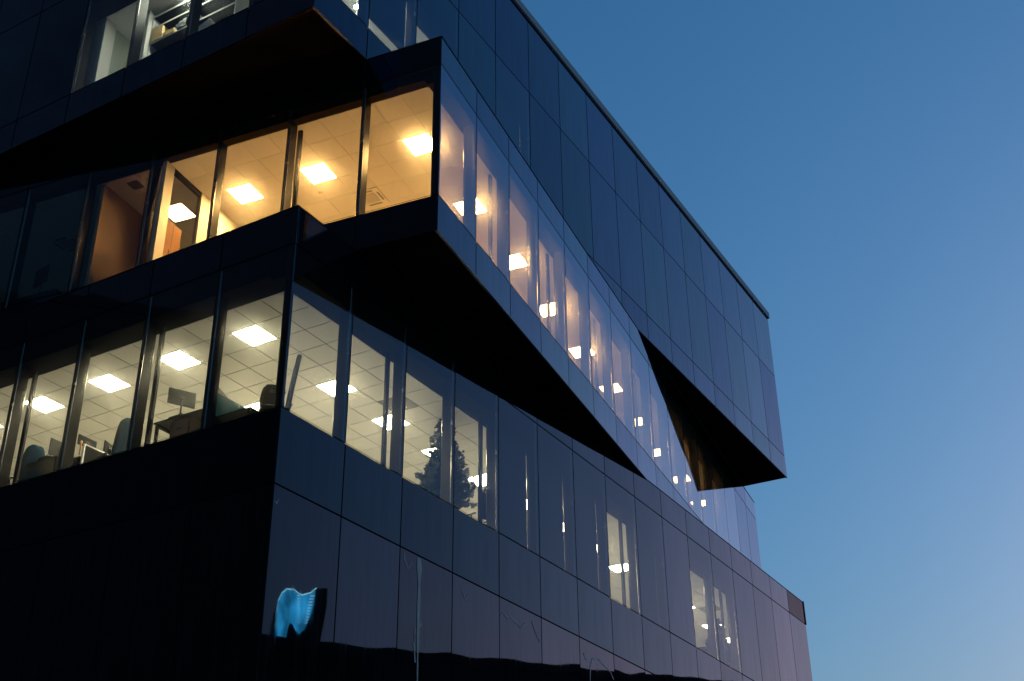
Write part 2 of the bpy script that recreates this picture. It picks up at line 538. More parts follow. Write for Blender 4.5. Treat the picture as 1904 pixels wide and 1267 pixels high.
# floors, roofs, soffits, end walls
def slab(name, b, z0, z1, m, inset=.06, u1=LEN, v1=DEP):
    bm = bmesh.new()
    add_box(bm, inset * K, (u1 - inset) * K, inset * K, (v1 - inset) * K, z0 * K, z1 * K)
    return part(name, b, bm, m, office)
slab('floor', 'L', FLOOR['L'] - .25, FLOOR['L'], M['carpet'])
slab('floor', 'M', FLOOR['M'] - .25, FLOOR['M'], M['wood'])
slab('floor', 'U', FLOOR['U'] - .25, FLOOR['U'], M['carpet'])
slab('roof', 'L', zT - .05, zT - .012, M['coping'], .03)
slab('roof', 'M', zMt - .02, zMt - .008, M['coping'], .03)
slab('roof', 'U', zUt - .3, zUt - .1, M['coping'], .05)
for b, z in (('M', zT), ('U', zMt)):
    # soffit sheets with open joints
    ns = 8
    for i in range(ns):
        bm = bmesh.new()
        u0, u1 = i * LEN / ns, (i + 1) * LEN / ns
        add_box(bm, (u0 + .006) * K, (u1 - .006) * K, .03 * K, (DEP - .02) * K, (z + .006) * K, (z + .03) * K)
        part('soffit_sheet', b, bm, M['soffit'], office)
    bm = bmesh.new()
    fbox(bm, 'R', -.004, LEN, -.006, .028, z - .012, z + .006)
    part('edge_trim', b, bm, M['trim'], office)
    bm = bmesh.new()
    fbox(bm, 'L', .029, DEP, -.006, .028, z - .012, z + .006)
    part('edge_trim', b, bm, M['soffit'], office)
for b, z0, z1 in (('L', -1.42, zT - .06), ('M', zT + .04, zMt - .03), ('U', zMt + .04, zUt - .02)):
    bm = bmesh.new()
    add_box(bm, (LEN - .05) * K, LEN * K, .06 * K, DEP * K, z0 * K, z1 * K)
    add_box(bm, .06 * K, (LEN - .052) * K, (DEP - .05) * K, DEP * K, z0 * K, z1 * K)
    part('rear_wall', b, bm, M['far'], office)
# ground storey below the panels
bm = bmesh.new()
add_box(bm, .02 * K, (LEN - .06) * K, .02 * K, (DEP - .06) * K, -1.42 * K, (zB0 - .003) * K)
part('ground_storey', 'L', bm, M['panel_low'], office)
# flashings and roof coping
for b, z in (('L', zT), ('M', zMt)):
    for f, s0 in (('R', -.012), ('L', .051)):
        bm = bmesh.new()
        fbox(bm, f, s0, (LEN + .012) if f == 'R' else DEP, -.012, .05, z + .001, z + .005)
        part('flashing', b, bm, M['trim' if (b, f) == ('M', 'R') else 'joint'], office)
bm = bmesh.new()
fbox(bm, 'R', -.05, LEN + .05, -.05, .30, zUt + .03, zUr)
fbox(bm, 'L', .301, DEP, -.05, .30, zUt + .03, zUr)
part('roof_coping', 'U', bm, M['coping'], office)
bm = bmesh.new()
fbox(bm, 'R', .01, LEN, .0, .25, zUt, zUt + .029)
fbox(bm, 'L', .251, DEP, .0, .25, zUt, zUt + .029)
part('coping_shadow_gap', 'U', bm, M['joint'], office)

bm = bmesh.new()
add_box(bm, (LEN - .03) * K, (LEN + .022) * K, -.02 * K, .05 * K, zH1 * K, (zT + .03) * K)
part('end_trim', 'L', bm, M['joint'], office)
# rooms: inner walls
def wallbox(name, b, u0, u1, v0, v1, z0, z1, m):
    bm = bmesh.new()
    add_box(bm, u0 * K, u1 * K, v0 * K, v1 * K, z0 * K, z1 * K)
    return part(name, b, bm, m, office)
hL, hM, hU = HC['L'], HC['M'], HC['U']
wallbox('inner_wall', 'L', 5.5, LEN - .1, 6.0, 6.1, FLOOR['L'] + .001, hL, M['plaster'])
wallbox('inner_wall', 'L', 5.4, 5.5, 6.0, 11.5, FLOOR['L'] + .001, hL, M['plaster'])
wallbox('inner_wall', 'L', .3, 5.398, 10.4, 10.5, FLOOR['L'] + .001, hL, M['plaster'])
wallbox('inner_wall', 'M', 5.0, LEN - .1, 5.0, 5.1, FLOOR['M'] + .001, hM, M['plaster'])
wallbox('inner_wall', 'M', 4.9, 4.998, 5.0, 13, FLOOR['M'] + .001, hM, M['plaster'])
wallbox('inner_wall', 'M', .27, 4.898, 7.30, 7.38, FLOOR['M'] + .001, hM, M['tan'])
wallbox('inner_wall', 'U', 3.4, LEN - .1, 5.4, 5.5, FLOOR['U'] + .001, hU, M['plaster'])
wallbox('inner_wall', 'U', .62, 3.398, 6.02, 6.1, FLOOR['U'] + .001, hU, M['sage'])
wallbox('inner_wall', 'U', 1.25, 3.398, 2.2, 2.28, FLOOR['U'] + .001, hU, M['sage'])
wallbox('pillar', 'U', .45, .72, 5.93, 6.28, FLOOR['U'] + .001, hU, M['plaster'])
wallbox('pillar', 'U', .75, .85, 5.02, 5.19, FLOOR['U'] + .001, hU, M['plaster'])
wallbox('inner_wall', 'U', .852, 1.5, 5.05, 5.13, FLOOR['U'] + .001, hU, M['plaster'])
# glazed partition of the warm storey
gp = wallbox('partition_frame', 'M', .13, .37, 5.74, 5.84, FLOOR['M'] + .001, hM, M['cream'])
wallbox('partition_frame', 'M', 1.242, 1.50, 5.74, 5.84, FLOOR['M'] + .001, hM, M['cream'])
wallbox('partition_frame', 'M', .372, 1.240, 5.75, 5.83, hM - .09, hM, M['dark'])
bm = bmesh.new()
add_box(bm, .372 * K, 1.240 * K, 5.785 * K, 5.793 * K, (FLOOR['M'] + .001) * K, (hM - .092) * K)
part('partition_glass', 'M', bm, M['farglass'] if 'farglass' in M else window_glass('partition_pane', (.92, .92, .92), .0, .0, .09, .0), office)
wallbox('inner_wall', 'M', 1.502, 4.898, 5.75, 5.83, FLOOR['M'] + .001, hM, M['plaster'])

# ------------------------------------------------------------------ ceilings: tiles are pieces of their own where they can be told apart
def ceiling(b, u0, v0, mod, singles, blocked, mgrid):
    h = HC[b]
    bm = bmesh.new()
    dl, dr = HEAD[b]
    add_box(bm, (dl + .002) * K, (LEN - .12) * K, (dr + .002) * K, (DEP - .12) * K, (h + .012) * K, (h + .05) * K)
    base = part('ceiling', b, bm, mgrid, office)
    g = .020 if b == 'L' else .006
    def tile_bm(bm, x, y):
        add_box(bm, x * K + g / 2, (x + mod) * K - g / 2, y * K + g / 2, (y + mod) * K - g / 2, h * K, (h + .010) * K)
    tm = bmesh.new()
    add_box(tm, g / 2, mod * K - g / 2, g / 2, mod * K - g / 2, 0, .010 * K, 0, .0025)
    tme = mesh_from(tm, 'tile', M['tile'])
    rest = bmesh.new()
    nu = int((LEN - .3 - u0) / mod); nv = int((DEP - .3 - v0) / mod)
    for i in range(nu):
        for j in range(nv):
            x, y = u0 + i * mod, v0 + j * mod
            if (i, j) in blocked: continue
            if singles(i, j):
                obj('tile', tme, FR[b] @ T(x, y, h), base)
            elif (j < 12 or i < 10):
                tile_bm(rest, x, y)
    r = part('tile_field', b, rest, M['tile'], base)
    r['kind'] = 'stuff'
    return base

L0, MOD_L = .5100, .5557
M0u, M0v, MOD_M = .245, .351, .546
cell = lambda x, o, m: int(math.floor((x - o) / m))
L_u = [1.345, 3.567, 5.234, 6.902, 8.57, 10.237, 11.904, 13.571, 15.238, 16.905, 19.128, 20.795 + .5557, 23.02]
L_spots = [(u, 1.90) for u in L_u] + [(1.345, v) for v in (3.566, 5.233, 6.90, 8.568)] + [(3.567, 3.566), (3.567, 5.233)]
M_spots = [(1.61 + 2.184 * i, 1.17) for i in range(10)] + [(1.61, 3.354), (1.61, 4.992)]
blockL = {(cell(u, L0, MOD_L), cell(v, L0, MOD_L)) for u, v in L_spots}
blockM = {(cell(u, M0u, MOD_M), cell(v, M0v, MOD_M)) for u, v in M_spots}
CASS_L = [(4.68, 1.345, 1), (19.68, 1.345, 1)]
for u, v, _ in CASS_L: blockL.add((cell(u, L0, MOD_L), cell(v, L0, MOD_L)))
CASS_M = [(2.70, 2.81), (1.61, 9.36), (.52, 6.78)]
for u, v in CASS_M: blockM.add((cell(u, M0u, MOD_M), cell(v, M0v, MOD_M)))
ceiling('L', L0, L0, MOD_L, lambda i, j: (j < 5 and i < 15) or (i < 4 and j < 16), blockL, M['grid'])
ceiling('M', M0u, M0v, MOD_M, lambda i, j: (j < 3 and i < 11) or (i < 5 and j < 12), blockM, M['grid_m'])
bm = bmesh.new()
add_box(bm, .452 * K, (LEN - .12) * K, .452 * K, (DEP - .12) * K, hU * K, (hU + .05) * K)
part('ceiling', 'U', bm, M['plaster'], office)

# ------------------------------------------------------------------ ceiling lights
def light_proto(name, mod, lamp):
    root = empty(name, Matrix.Identity(4))
    s = mod * K / 2 - .006
    bm = bmesh.new(); t = .022
    add_box(bm, -s, s, -s, -s + t, -.006, .02); add_box(bm, -s, s, s - t, s, -.006, .02)
    add_box(bm, -s, -s + t, -s + t + .0005, s - t - .0005, -.006, .02); add_box(bm, s - t, s, -s + t + .0005, s - t - .0005, -.006, .02)
    obj('frame', mesh_from(bm, 'frame', M['white']), None, root)
    bm = bmesh.new(); q = s - t - .001
    add_box(bm, -q, q, -q, q, -.002, .012)
    obj('diffuser', mesh_from(bm, 'diffuser', lamp), None, root)
    return root
ORD = ['corner', 'second', 'third', 'fourth', 'fifth', 'sixth', 'seventh', 'eighth', 'ninth', 'tenth', 'eleventh', 'twelfth', 'thirteenth', 'fourteenth']
def place_lights(b, spots, mod, lamp, labels, group, dim=None):
    proto = light_proto('ceiling_light', mod, lamp)
    for i, (u, v) in enumerate(spots):
        mw = FR[b] @ T(u, v, HC[b])
        if i == 0:
            proto.matrix_basis = mw; WM[proto.name] = mw
            o = proto; o['category'] = 'ceiling light'; o['group'] = group
        else:
            o = copy_tree(proto, mw)
        o['label'] = labels[i]
        if dim and i in dim:
            for ch in o.children:
                if ch.name.startswith('diffuser'):
                    ch.data = ch.data.copy(); ch.data.materials[0] = M['lampM2']
labL = ['square white light panel just inside the corner window of the lowest lit storey',
        'cut-off light panel behind the first mullion right of the lower corner',
        'light panel crossed by a post between second and third window right of the lower corner',
        'light panel glowing behind the Christmas tree on the lowest lit storey',
        'light panel right of the Christmas tree, crossed by a narrow post',
        'light glinting in the blind gap of the first dark pane beyond the tree',
        'light glinting in the blind gap of the second dark pane beyond the tree',
        'light glinting in the blind gap of the third dark pane beyond the tree',
        'light panel in the single lit pane between blinded panes of the lower storey',
        'light glinting in the lone blind gap beyond the single lit lower pane',
        'small light edge above the ceiling grille in the far pair of lit lower panes',
        'light panel split by the mullion in the far pair of lit lower panes',
        'lowest light panel beside the post in the far pair of lit lower panes',
        'light panel above the tilted monitor in the second window left of the lower corner',
        'light panel above the blue chair in the third window left of the lower corner',
        'light panel above the silver monitor in the fourth window left of the lower corner',
        'light panel barely showing at the left picture edge of the lower storey',
        'light panel low over the chair beside the teal desk screen, lower corner window',
        'light panel deep in the lower office behind the second window desk']
place_lights('L', L_spots, MOD_L, M['lampL'], labL, 'light panels in the lowest lit storey')
labM = ['brightest warm light panel, cut by the twisted storey corner post'] + \
       ['warm light panel, %s along the long right face of the twisted storey' % ORD[i] for i in range(1, 10)] + \
       ['warm light panel second left of the twisted corner, above the lower roof corner',
        'warm light panel third left of the twisted corner, beside the glazed partition']
place_lights('M', M_spots, MOD_M, M['lampM'], labM, 'warm light panels in the twisted storey', {5, 6, 7, 8, 9})
U_spots = [(.66, 3.95), (3.0, 1.0), (5.2, 2.6), (7.6, 1.6), (2.6, 5.3)]
labU = ['light panel over the shelving in the top storey room', 'light panel behind the corner blinds of the top storey',
        'light panel behind the second half-lowered blind, top storey', 'light panel behind the narrow blind gap of the top storey',
        'light panel behind the cream pillar of the top storey']
place_lights('U', U_spots, .55, M['lampU'], labU, 'light panels in the top storey')

# pendant lamp seen in the top corner window
t = empty('pendant_lamp', FR['U'] @ T(2.35, 1.0, hU), 'small bright pendant lamp behind the top storey corner window', 'lamp')
bm = bmesh.new(); add_tube(bm, (0, 0, -.56 * K), (0, 0, 0), .012); obj('rod', mesh_from(bm, 'rod', M['white']), WM[t.name], t)
bm = bmesh.new(); bmesh.ops.create_icosphere(bm, subdivisions=2, radius=.05, matrix=Matrix.Translation((0, 0, -.60 * K)))
obj('bulb', mesh_from(bm, 'bulb', M['bulb'], True), WM[t.name], t)
bm = bmesh.new(); add_tube(bm, (0, 0, -1.2 * K), (0, 0, -.66 * K), .02); obj('pull_rod', mesh_from(bm, 'pull_rod', M['white']), WM[t.name], t)

# ------------------------------------------------------------------ air conditioner cassettes and grilles
def cassette(b, u, v, mod, label):
    root = empty('air_conditioner', FR[b] @ T(u, v, HC[b]), label, 'air conditioner', 'ceiling air conditioners')
    s = mod * K / 2 - .004
    bm = bmesh.new(); add_box(bm, -s, s, -s, s, -.02, .01, 0, .006)
    obj('cover', mesh_from(bm, 'cover', M['vent']), WM[root.name], root)
    bm = bmesh.new(); q = s * .52
    add_box(bm, -q, q, -q, q, -.026, -.0205)
    obj('intake', mesh_from(bm, 'intake', M['ventdark']), WM[root.name], root)
    for k in range(6):
        y = -q + (k + .5) * 2 * q / 6
        bm = bmesh.new(); add_box(bm, -q, q, y - .012, y + .012, -.031, -.0265)
        obj('slat', mesh_from(bm, 'slat', M['vent']), WM[root.name], root)
    for k in range(4):
        bm = bmesh.new(); add_box(bm, -q, q, s * .70, s * .86, -.024, -.0203)
        obj('air_outlet', mesh_from(bm, 'air_outlet', M['ventdark']), WM[root.name] @ Matrix.Rotation(k * math.pi / 2, 4, 'Z'), root)
def grille(b, u, v, mod, label):
    root = empty('ceiling_grille', FR[b] @ T(u, v, HC[b]), label, 'ceiling grille', 'ceiling air grilles')
    s = mod * K / 2 - .006
    bm = bmesh.new(); add_box(bm, -s, s, -s, s, .001, .012)
    obj('backing', mesh_from(bm, 'backing', M['ventdark']), WM[root.name], root)
    for k in range(9):
        y = -s + (k + .5) * 2 * s / 9
        bm = bmesh.new(); add_box(bm, -s, s, y - .016, y + .016, -.006, 0)
        obj('slat', mesh_from(bm, 'slat', M['ventdark']), WM[root.name], root)
cassette('M', 2.70, 2.81, MOD_M, 'square white air conditioner in the ceiling of the warm corner window')
cassette('M', 1.61, 9.36, MOD_M, 'air conditioner in the dark room at the left end of the twisted storey')
grille('M', .52, 6.78, MOD_M * .45, 'small dark grille in the ceiling of the brown dim room')
grille('L', 4.68, 1.345, MOD_L, 'grey ceiling grille seen over the mullion left of the Christmas tree')
grille('L', 19.68, 1.345, MOD_L, 'grey ceiling grille in the far pair of lit lower panes')

for b, u, v, mod, lab in (('L', 1.90, 1.62, MOD_L, 'small round smoke detector right of the first light, lower corner window'),
                          ('M', 2.17, 3.63, MOD_M, 'small round smoke detector beside the second warm light left of the twisted corner')):
    t = empty('smoke_detector', FR[b] @ T(u, v, HC[b]), lab, 'smoke detector')
    bm = bmesh.new(); add_tube(bm, (0, 0, -.012), (0, 0, -.0005), .055, .06, 14); obj('base', mesh_from(bm, 'base', M['vent']), WM[t.name], t)
    bm = bmesh.new(); add_tube(bm, (0, 0, -.04), (0, 0, -.0125), .03, .045, 14); obj('sensor', mesh_from(bm, 'sensor', M['vent']), WM[t.name], t)

# ------------------------------------------------------------------ furniture (local frame: x along u, y along v, metres)
def at(b, u, v, z, rz=0): return FR[b] @ T(u, v, z) @ Matrix.Rotation(R(rz), 4, 'Z')
def desk(mw, w, d, h, label, mtop='dark', panel_side=None):
    """top w along y, d along x, corner at origin"""
    t = empty('desk', mw, label, 'desk', 'desks behind the lower windows')
    bm = bmesh.new(); add_box(bm, 0, d, 0, w, h - .03, h, 0, .004); obj('top', mesh_from(bm, 'top', M[mtop]), mw, t)
    for x in (.03, d - .08):
        for y in (.03, w - .08):
            bm = bmesh.new(); add_box(bm, x, x + .05, y, y + .05, .001, h - .031); obj('leg', mesh_from(bm, 'leg', M['dark']), mw, t)
    for y in (.045, w - .065):
        bm = bmesh.new(); add_box(bm, .081, d - .081, y, y + .02, h - .09, h - .032); obj('rail', mesh_from(bm, 'rail', M['dark']), mw, t)
    return t
def monitor(mw, w, h, label, back='screen', stand=.2):
    """screen in the x-z plane, standing on z=0"""
    t = empty('monitor', mw, label, 'monitor')
    bm = bmesh.new(); add_box(bm, -w / 2, w / 2, -.012, .012, stand, stand + h, 0, .006); obj('display', mesh_from(bm, 'display', M[back]), mw, t)
    bm = bmesh.new(); add_box(bm, -w / 2 + .015, w / 2 - .015, .0125, .014, stand + .015, stand + h - .015); obj('bezel_glass', mesh_from(bm, 'bezel_glass', M['black']), mw, t)
    bm = bmesh.new(); add_tube(bm, (0, -.03, .01), (0, -.03, stand + h * .5), .016); add_box(bm, -.05, .05, -.032, -.0125, stand + h * .4, stand + h * .6)
    obj('stand', mesh_from(bm, 'stand', M['silver'] if back == 'silver' else M['black']), mw, t)
    bm = bmesh.new(); add_box(bm, -.11, .11, -.10, .07, .001, .01, 0, .004); obj('foot', mesh_from(bm, 'foot', M['silver'] if back == 'silver' else M['black']), mw, t)
    return t
def chair(mw, label, fab='fabric', back=.62, seat=.48):
    t = empty('office_chair', mw, label, 'chair', 'office chairs behind the lower windows')
    bm = bmesh.new(); add_box(bm, -.24, .24, -.24, .24, seat - .07, seat, 0, .03); obj('seat', mesh_from(bm, 'seat', M[fab]), mw, t)
    bm = bmesh.new()
    prof = []
    nz, nx = 8, 6
    g = []
    for j in range(nz + 1):
        zz = seat + .10 + (back - .10) * j / nz
        hw = .22 * (1 - .25 * max(0, (j / nz - .55) / .45) ** 2)
        rec = .03 * math.sin(j / nz * 2.6) + .10 * (j / nz) ** 2
        g.append([(-hw + 2 * hw * i / nx, .22 + rec + .045 * (abs(2 * i / nx - 1)) ** 2 * -1, zz - (.05 if (j == nz and i in (0, nx)) else 0)) for i in range(nx + 1)])
    fr = [[bm.verts.new(p) for p in row] for row in g]
    bk = [[bm.verts.new((p[0], p[1] + .045, p[2])) for p in row] for row in g]
    for j in range(nz):
        for i in range(nx):
            bm.faces.new((fr[j][i], fr[j][i + 1], fr[j + 1][i + 1], fr[j + 1][i])); bm.faces.new((bk[j][i + 1], bk[j][i], bk[j + 1][i], bk[j + 1][i + 1]))
        bm.faces.new((fr[j][0], fr[j + 1][0], bk[j + 1][0], bk[j][0])); bm.faces.new((fr[j + 1][nx], fr[j][nx], bk[j][nx], bk[j + 1][nx]))
    for i in range(nx):
        bm.faces.new((fr[nz][i], fr[nz][i + 1], bk[nz][i + 1], bk[nz][i])); bm.faces.new((fr[0][i + 1], fr[0][i], bk[0][i], bk[0][i + 1]))
    obj('backrest', mesh_from(bm, 'backrest', M[fab], True), mw, t)
    bm = bmesh.new(); add_tube(bm, (0, .20, seat - .05), (0, .275, seat + .16), .022); obj('back_bracket', mesh_from(bm, 'back_bracket', M['black']), mw, t)
    bm = bmesh.new(); add_tube(bm, (0, 0, .09), (0, 0, seat - .071), .03); obj('column', mesh_from(bm, 'column', M['black']), mw, t)
    for k in range(5):
        a = k * 2 * math.pi / 5
        bm = bmesh.new(); add_tube(bm, (0, 0, .10), (.27 * math.cos(a), .27 * math.sin(a), .06), .022, .014, 6)
        bmesh.ops.create_icosphere(bm, subdivisions=1, radius=.028, matrix=Matrix.Translation((.27 * math.cos(a), .27 * math.sin(a), .03)))
        obj('leg', mesh_from(bm, 'leg', M['black']), mw, t)
    for s in (-1, 1):
        bm = bmesh.new(); add_tube(bm, (s * .25, .02, seat - .04), (s * .28, .02, seat + .2), .014, None, 6); add_box(bm, s * .28 - .03, s * .28 + .03, -.12, .14, seat + .2, seat + .23, 0, .008)
        obj('armrest', mesh_from(bm, 'armrest', M['black']), mw, t)
    return t
FL = FLOOR['L']
# second window left of the corner
dt = 8.42 - FL
desk(at('L', .82, 2.28, FL), 1.12 * K, .75 * K, dt * K, 'dark raised desk in the second window left of the lower corner')
monitor(at('L', .98, 3.0, 8.422, -27), .46 * K, .28 * K, 'tilted dark monitor on a tall arm above the raised desk', stand=.27 * K)
monitor(at('L', 1.05, 2.2, 8.422, 20), .46 * K, .26 * K, 'second monitor cut off by the mullion beside the tilted one', stand=.10 * K)
t = empty('desk_phone', at('L', .86, 2.86, 8.422), 'black desk phone on the raised desk edge under the tilted monitor', 'phone')
bm = bmesh.new(); add_box(bm, 0, .22, 0, .3, 0, .06, 0, .01); obj('base', mesh_from(bm, 'base', M['black']), WM[t.name], t)
bm = bmesh.new(); add_box(bm, .02, .2, .02, .07, .061, .10, 0, .012); obj('handset', mesh_from(bm, 'handset', M['black']), WM[t.name], t)
t = empty('drawer_unit', at('L', .84, 2.62, FL), 'brown drawer unit hanging under the raised desk', 'drawer unit')
hz = (8.38 - FL) * K
bm = bmesh.new(); add_box(bm, .02, .5, 0, .46, .03, hz - .02); obj('carcass', mesh_from(bm, 'carcass', M['brown']), WM[t.name], t)
for k in range(3):
    zz = .05 + k * (hz - .09) / 3
    bm = bmesh.new(); add_box(bm, .0, .018, .012, .448, zz, zz + (hz - .09) / 3 - .01, 0, .003); d_ = obj('drawer_front', mesh_from(bm, 'drawer_front', M['brown']), WM[t.name], t)
    bm = bmesh.new(); add_box(bm, -.02, -.001, .17, .29, zz + .12, zz + .135); obj('handle', mesh_from(bm, 'handle', M['black']), WM[t.name], d_)
# third window
desk(at('L', 1.0, 4.42, FL), .52 * K, .8 * K, (8.08 - FL) * K, 'dark desk beside a white edged divider in the third window left')
t = empty('desk_divider', at('L', .80, 4.94, FL), 'dark desk divider with pale edges in the third window left', 'divider')
hz = (8.41 - FL) * K
bm = bmesh.new(); add_box(bm, .03, .6, .0, .04, 0, hz - .026); obj('board', mesh_from(bm, 'board', M['dark']), WM[t.name], t)
bm = bmesh.new(); add_box(bm, 0, .029, -.002, .042, 0, hz); obj('post', mesh_from(bm, 'post', M['white']), WM[t.name], t)
bm = bmesh.new(); add_box(bm, .03, .6, -.002, .042, hz - .025, hz); obj('top_edge', mesh_from(bm, 'top_edge', M['white']), WM[t.name], t)
monitor(at('L', 1.0, 5.13, 8.22, 0), .40 * K, .18 * K, 'wide black monitor behind the white edged divider', stand=.23 * K)
desk(at('L', .82, 5.05, FL), .42 * K, .6 * K, (8.215 - FL) * K, 'low dark desk carrying the wide black monitor')
t = empty('desk_figure', at('L', .80, 5.03, 8.412 - .19), 'tiny orange desk ornament in the third window left', 'ornament')
bm = bmesh.new(); add_tube(bm, (0, 0, 0), (0, 0, .24), .012, .016); obj('body', mesh_from(bm, 'body', M['orange']), WM[t.name], t)
bm = bmesh.new(); add_box(bm, -.018, .018, -.02, .02, .241, .285, 0, .006); obj('head', mesh_from(bm, 'head', M['card']), WM[t.name], t)
monitor(at('L', .92, 4.47, 8.082, 15), .30 * K, .19 * K, 'small dark screen beside the blue chair back', stand=.07 * K)
chair(at('L', 1.10, 4.50, FL, 172), 'blue office chair back in the third window left of the lower corner', 'blue', (8.34 - FL) * K)
# fourth window
desk(at('L', .82, 5.62, FL), .92 * K, .7 * K, (8.36 - FL) * K, 'cluttered dark desk in the fourth window left of the lower corner')
monitor(at('L', 1.02, 5.80, 8.362, 0), .48 * K, .30 * K, 'silver backed monitor on the cluttered desk', 'silver', stand=.05 * K)
chair(at('L', 1.0, 6.62, FL, 168), 'blue chair at the cluttered desk, fourth window left', 'blue', (8.30 - FL) * K)
t = empty('bag', at('L', .84, 6.02, 8.362), 'dark soft bag lying on the cluttered desk', 'bag')
bm = bmesh.new(); bmesh.ops.create_icosphere(bm, subdivisions=3, radius=1, matrix=Matrix.Translation((.12, 0, .05)) @ Matrix.Diagonal((.14, .20, .065, 1)))
for v in bm.verts: v.co += Vector((random.uniform(-.006, .006), random.uniform(-.006, .006), random.uniform(-.004, .004))); v.co.z = max(0.001, v.co.z)
obj('body', mesh_from(bm, 'body', M['dark'], True), WM[t.name], t)
bm = bmesh.new()
for i in range(8):
    a0, a1 = math.pi * i / 8, math.pi * (i + 1) / 8
    add_tube(bm, (.12, .10 * math.cos(a0), .10 + .06 * math.sin(a0)), (.12, .10 * math.cos(a1), .10 + .06 * math.sin(a1)), .008, None, 6)
obj('strap', mesh_from(bm, 'strap', M['black']), WM[t.name], t)
# corner window
desk(at('L', .78, 1.30, FL), .78 * K, .85 * K, (8.18 - FL) * K, 'dark desk along the lower corner window')
t = empty('desk_screen', at('L', .75, 2.09, FL), 'teal felt desk screen in the lower corner window', 'desk screen')
bm = bmesh.new(); add_box(bm, 0, .80 * K, 0, .035, .68 * K, 1.15 * K, 0, .008); obj('panel', mesh_from(bm, 'panel', M['teal']), WM[t.name], t)
bm = bmesh.new(); add_box(bm, 0.03, .78 * K, .005, .03, .03, .67 * K); obj('lower_board', mesh_from(bm, 'lower_board', M['dark']), WM[t.name], t)
for x in (.02, .74 * K):
    bm = bmesh.new(); add_box(bm, x, x + .03, -.02, -.001, .001, 1.0 * K); obj('leg', mesh_from(bm, 'leg', M['dark']), WM[t.name], t)
chair(at('L', 1.46, 1.50, FL, 134), 'dark chair back in the lower corner window under a ceiling light', 'fabric', (8.30 - FL) * K)
chair(at('L', .70, .74, FL, 226), 'dark chair back right behind the lower corner post', 'fabric', (8.44 - FL) * K)
chair(at('L', 6.52, .72, FL, 170), 'dark chair back low beside the post right of the Christmas tree', 'fabric', (8.24 - FL) * K)

# ------------------------------------------------------------------ artificial Christmas trees
def xmas_tree(mw, base, height, rad, label, seed, dens=1.0):
    t = empty('christmas_tree', mw, label, 'tree', 'artificial Christmas trees in the lower windows')
    rr = random.Random(seed)
    bm = bmesh.new(); add_tube(bm, (0, 0, .02), (0, 0, base + height * .97), .028, .008)
    obj('stem', mesh_from(bm, 'stem', M['trunk']), mw, t)
    for k in range(3):
        a = k * 2.094
        bm = bmesh.new(); add_tube(bm, (0, 0, .22), (.3 * math.cos(a), .3 * math.sin(a), .012), .014, None, 6)
        obj('foot', mesh_from(bm, 'foot', M['trunk']), mw, t)
    bm = bmesh.new()
    tiers = int(15 * dens)
    for ti in range(tiers):
        q = ti / (tiers - 1)
        z = base + height * (q ** .93) * .97
        r = rad * (1 - q) ** .88 + .05
        nb = max(4, int(13 * (1 - q) + 4))
        a0 = rr.uniform(0, 6.28)
        for i in range(nb):
            a = a0 + 2 * math.pi * i / nb + rr.uniform(-.16, .16)
            L = r * rr.uniform(.72, 1.10)
            droop = rr.uniform(-.16, .10)
            dirv = Vector((math.cos(a), math.sin(a), 0))
            side = Vector((-math.sin(a), math.cos(a), 0))
            # a branch is a spray of twigs, each a bristly tuft of needles
            ntw = max(2, int(L / .11))
            for k in range(ntw):
                s = (k + .55) / ntw
                c = Vector((0, 0, z)) + dirv * (L * s) + Vector((0, 0, droop * s * L + .10 * s * s * L))
                sp = .13 * (1.15 - .5 * s) * (.55 + .45 * (1 - q))
                for w in (-1, 0, 1):
                    tip = c + side * (w * sp * rr.uniform(.7, 1.2)) + dirv * (.10 * rr.uniform(.5, 1)) + Vector((0, 0, rr.uniform(-.03, .06)))
                    ax = (tip - c)
                    if ax.length < .02: continue
                    axn = ax.normalized()
                    for nn in range(14):
                        p = c + ax * rr.uniform(.1, 1.05)
                        off = Vector((rr.uniform(-1, 1), rr.uniform(-1, 1), rr.uniform(-1, 1)))
                        off = (off - axn * off.dot(axn))
                        if off.length < .05: continue
                        off = off.normalized() * .052 + axn * .025
                        wd = off.cross(axn).normalized() * .019
                        bm.faces.new([bm.verts.new(v) for v in (p - wd, p + wd, p + off + wd * .35, p + off - wd * .35)])
    o = obj('needles', mesh_from(bm, 'needles', M['needle']), mw, t)
    o['kind'] = 'stuff'
    return t
xmas_tree(at('L', 5.66, .96, FL), (8.20 - FL) * K, (9.84 - 8.20) * K, .53 * K, 'tall dark artificial Christmas tree split by a mullion, nearer lit windows', 5)
xmas_tree(at('L', 18.5, .78, FL), (8.05 - FL) * K, 1.12 * K, .34 * K, 'smaller Christmas tree dim behind the far pair of lit panes', 9)

# ------------------------------------------------------------------ warm storey contents
t = empty('cabinet', at('M', .50, 5.90, FLOOR['M']), 'orange wooden cabinet behind the glazed partition of the warm storey', 'cabinet')  # solid stand-in for an orange door reflected in the partition glass
bm = bmesh.new(); add_box(bm, 0, .55, .022, .35, 0, 1.55 * K, 0, .004); obj('carcass', mesh_from(bm, 'carcass', M['orange']), WM[t.name], t)
for x in (.006, .28):
    bm = bmesh.new(); add_box(bm, x, x + .264, 0, .021, .03, 1.54 * K, 0, .003); d_ = obj('door', mesh_from(bm, 'door', M['orange']), WM[t.name], t)
    bm = bmesh.new(); add_box(bm, x + .2, x + .215, -.025, -.001, .9, 1.05); obj('handle', mesh_from(bm, 'handle', M['silver']), WM[t.name], d_)
t = empty('desk', at('M', .70, 8.5, FLOOR['M']), 'dark desk in the unlit room at the left end of the twisted storey', 'desk', 'desks in the twisted storey')
bm = bmesh.new(); add_box(bm, 0, .8, 0, 1.6, .72 * K, .75 * K, 0, .004); obj('top', mesh_from(bm, 'top', M['dark']), WM[t.name], t)
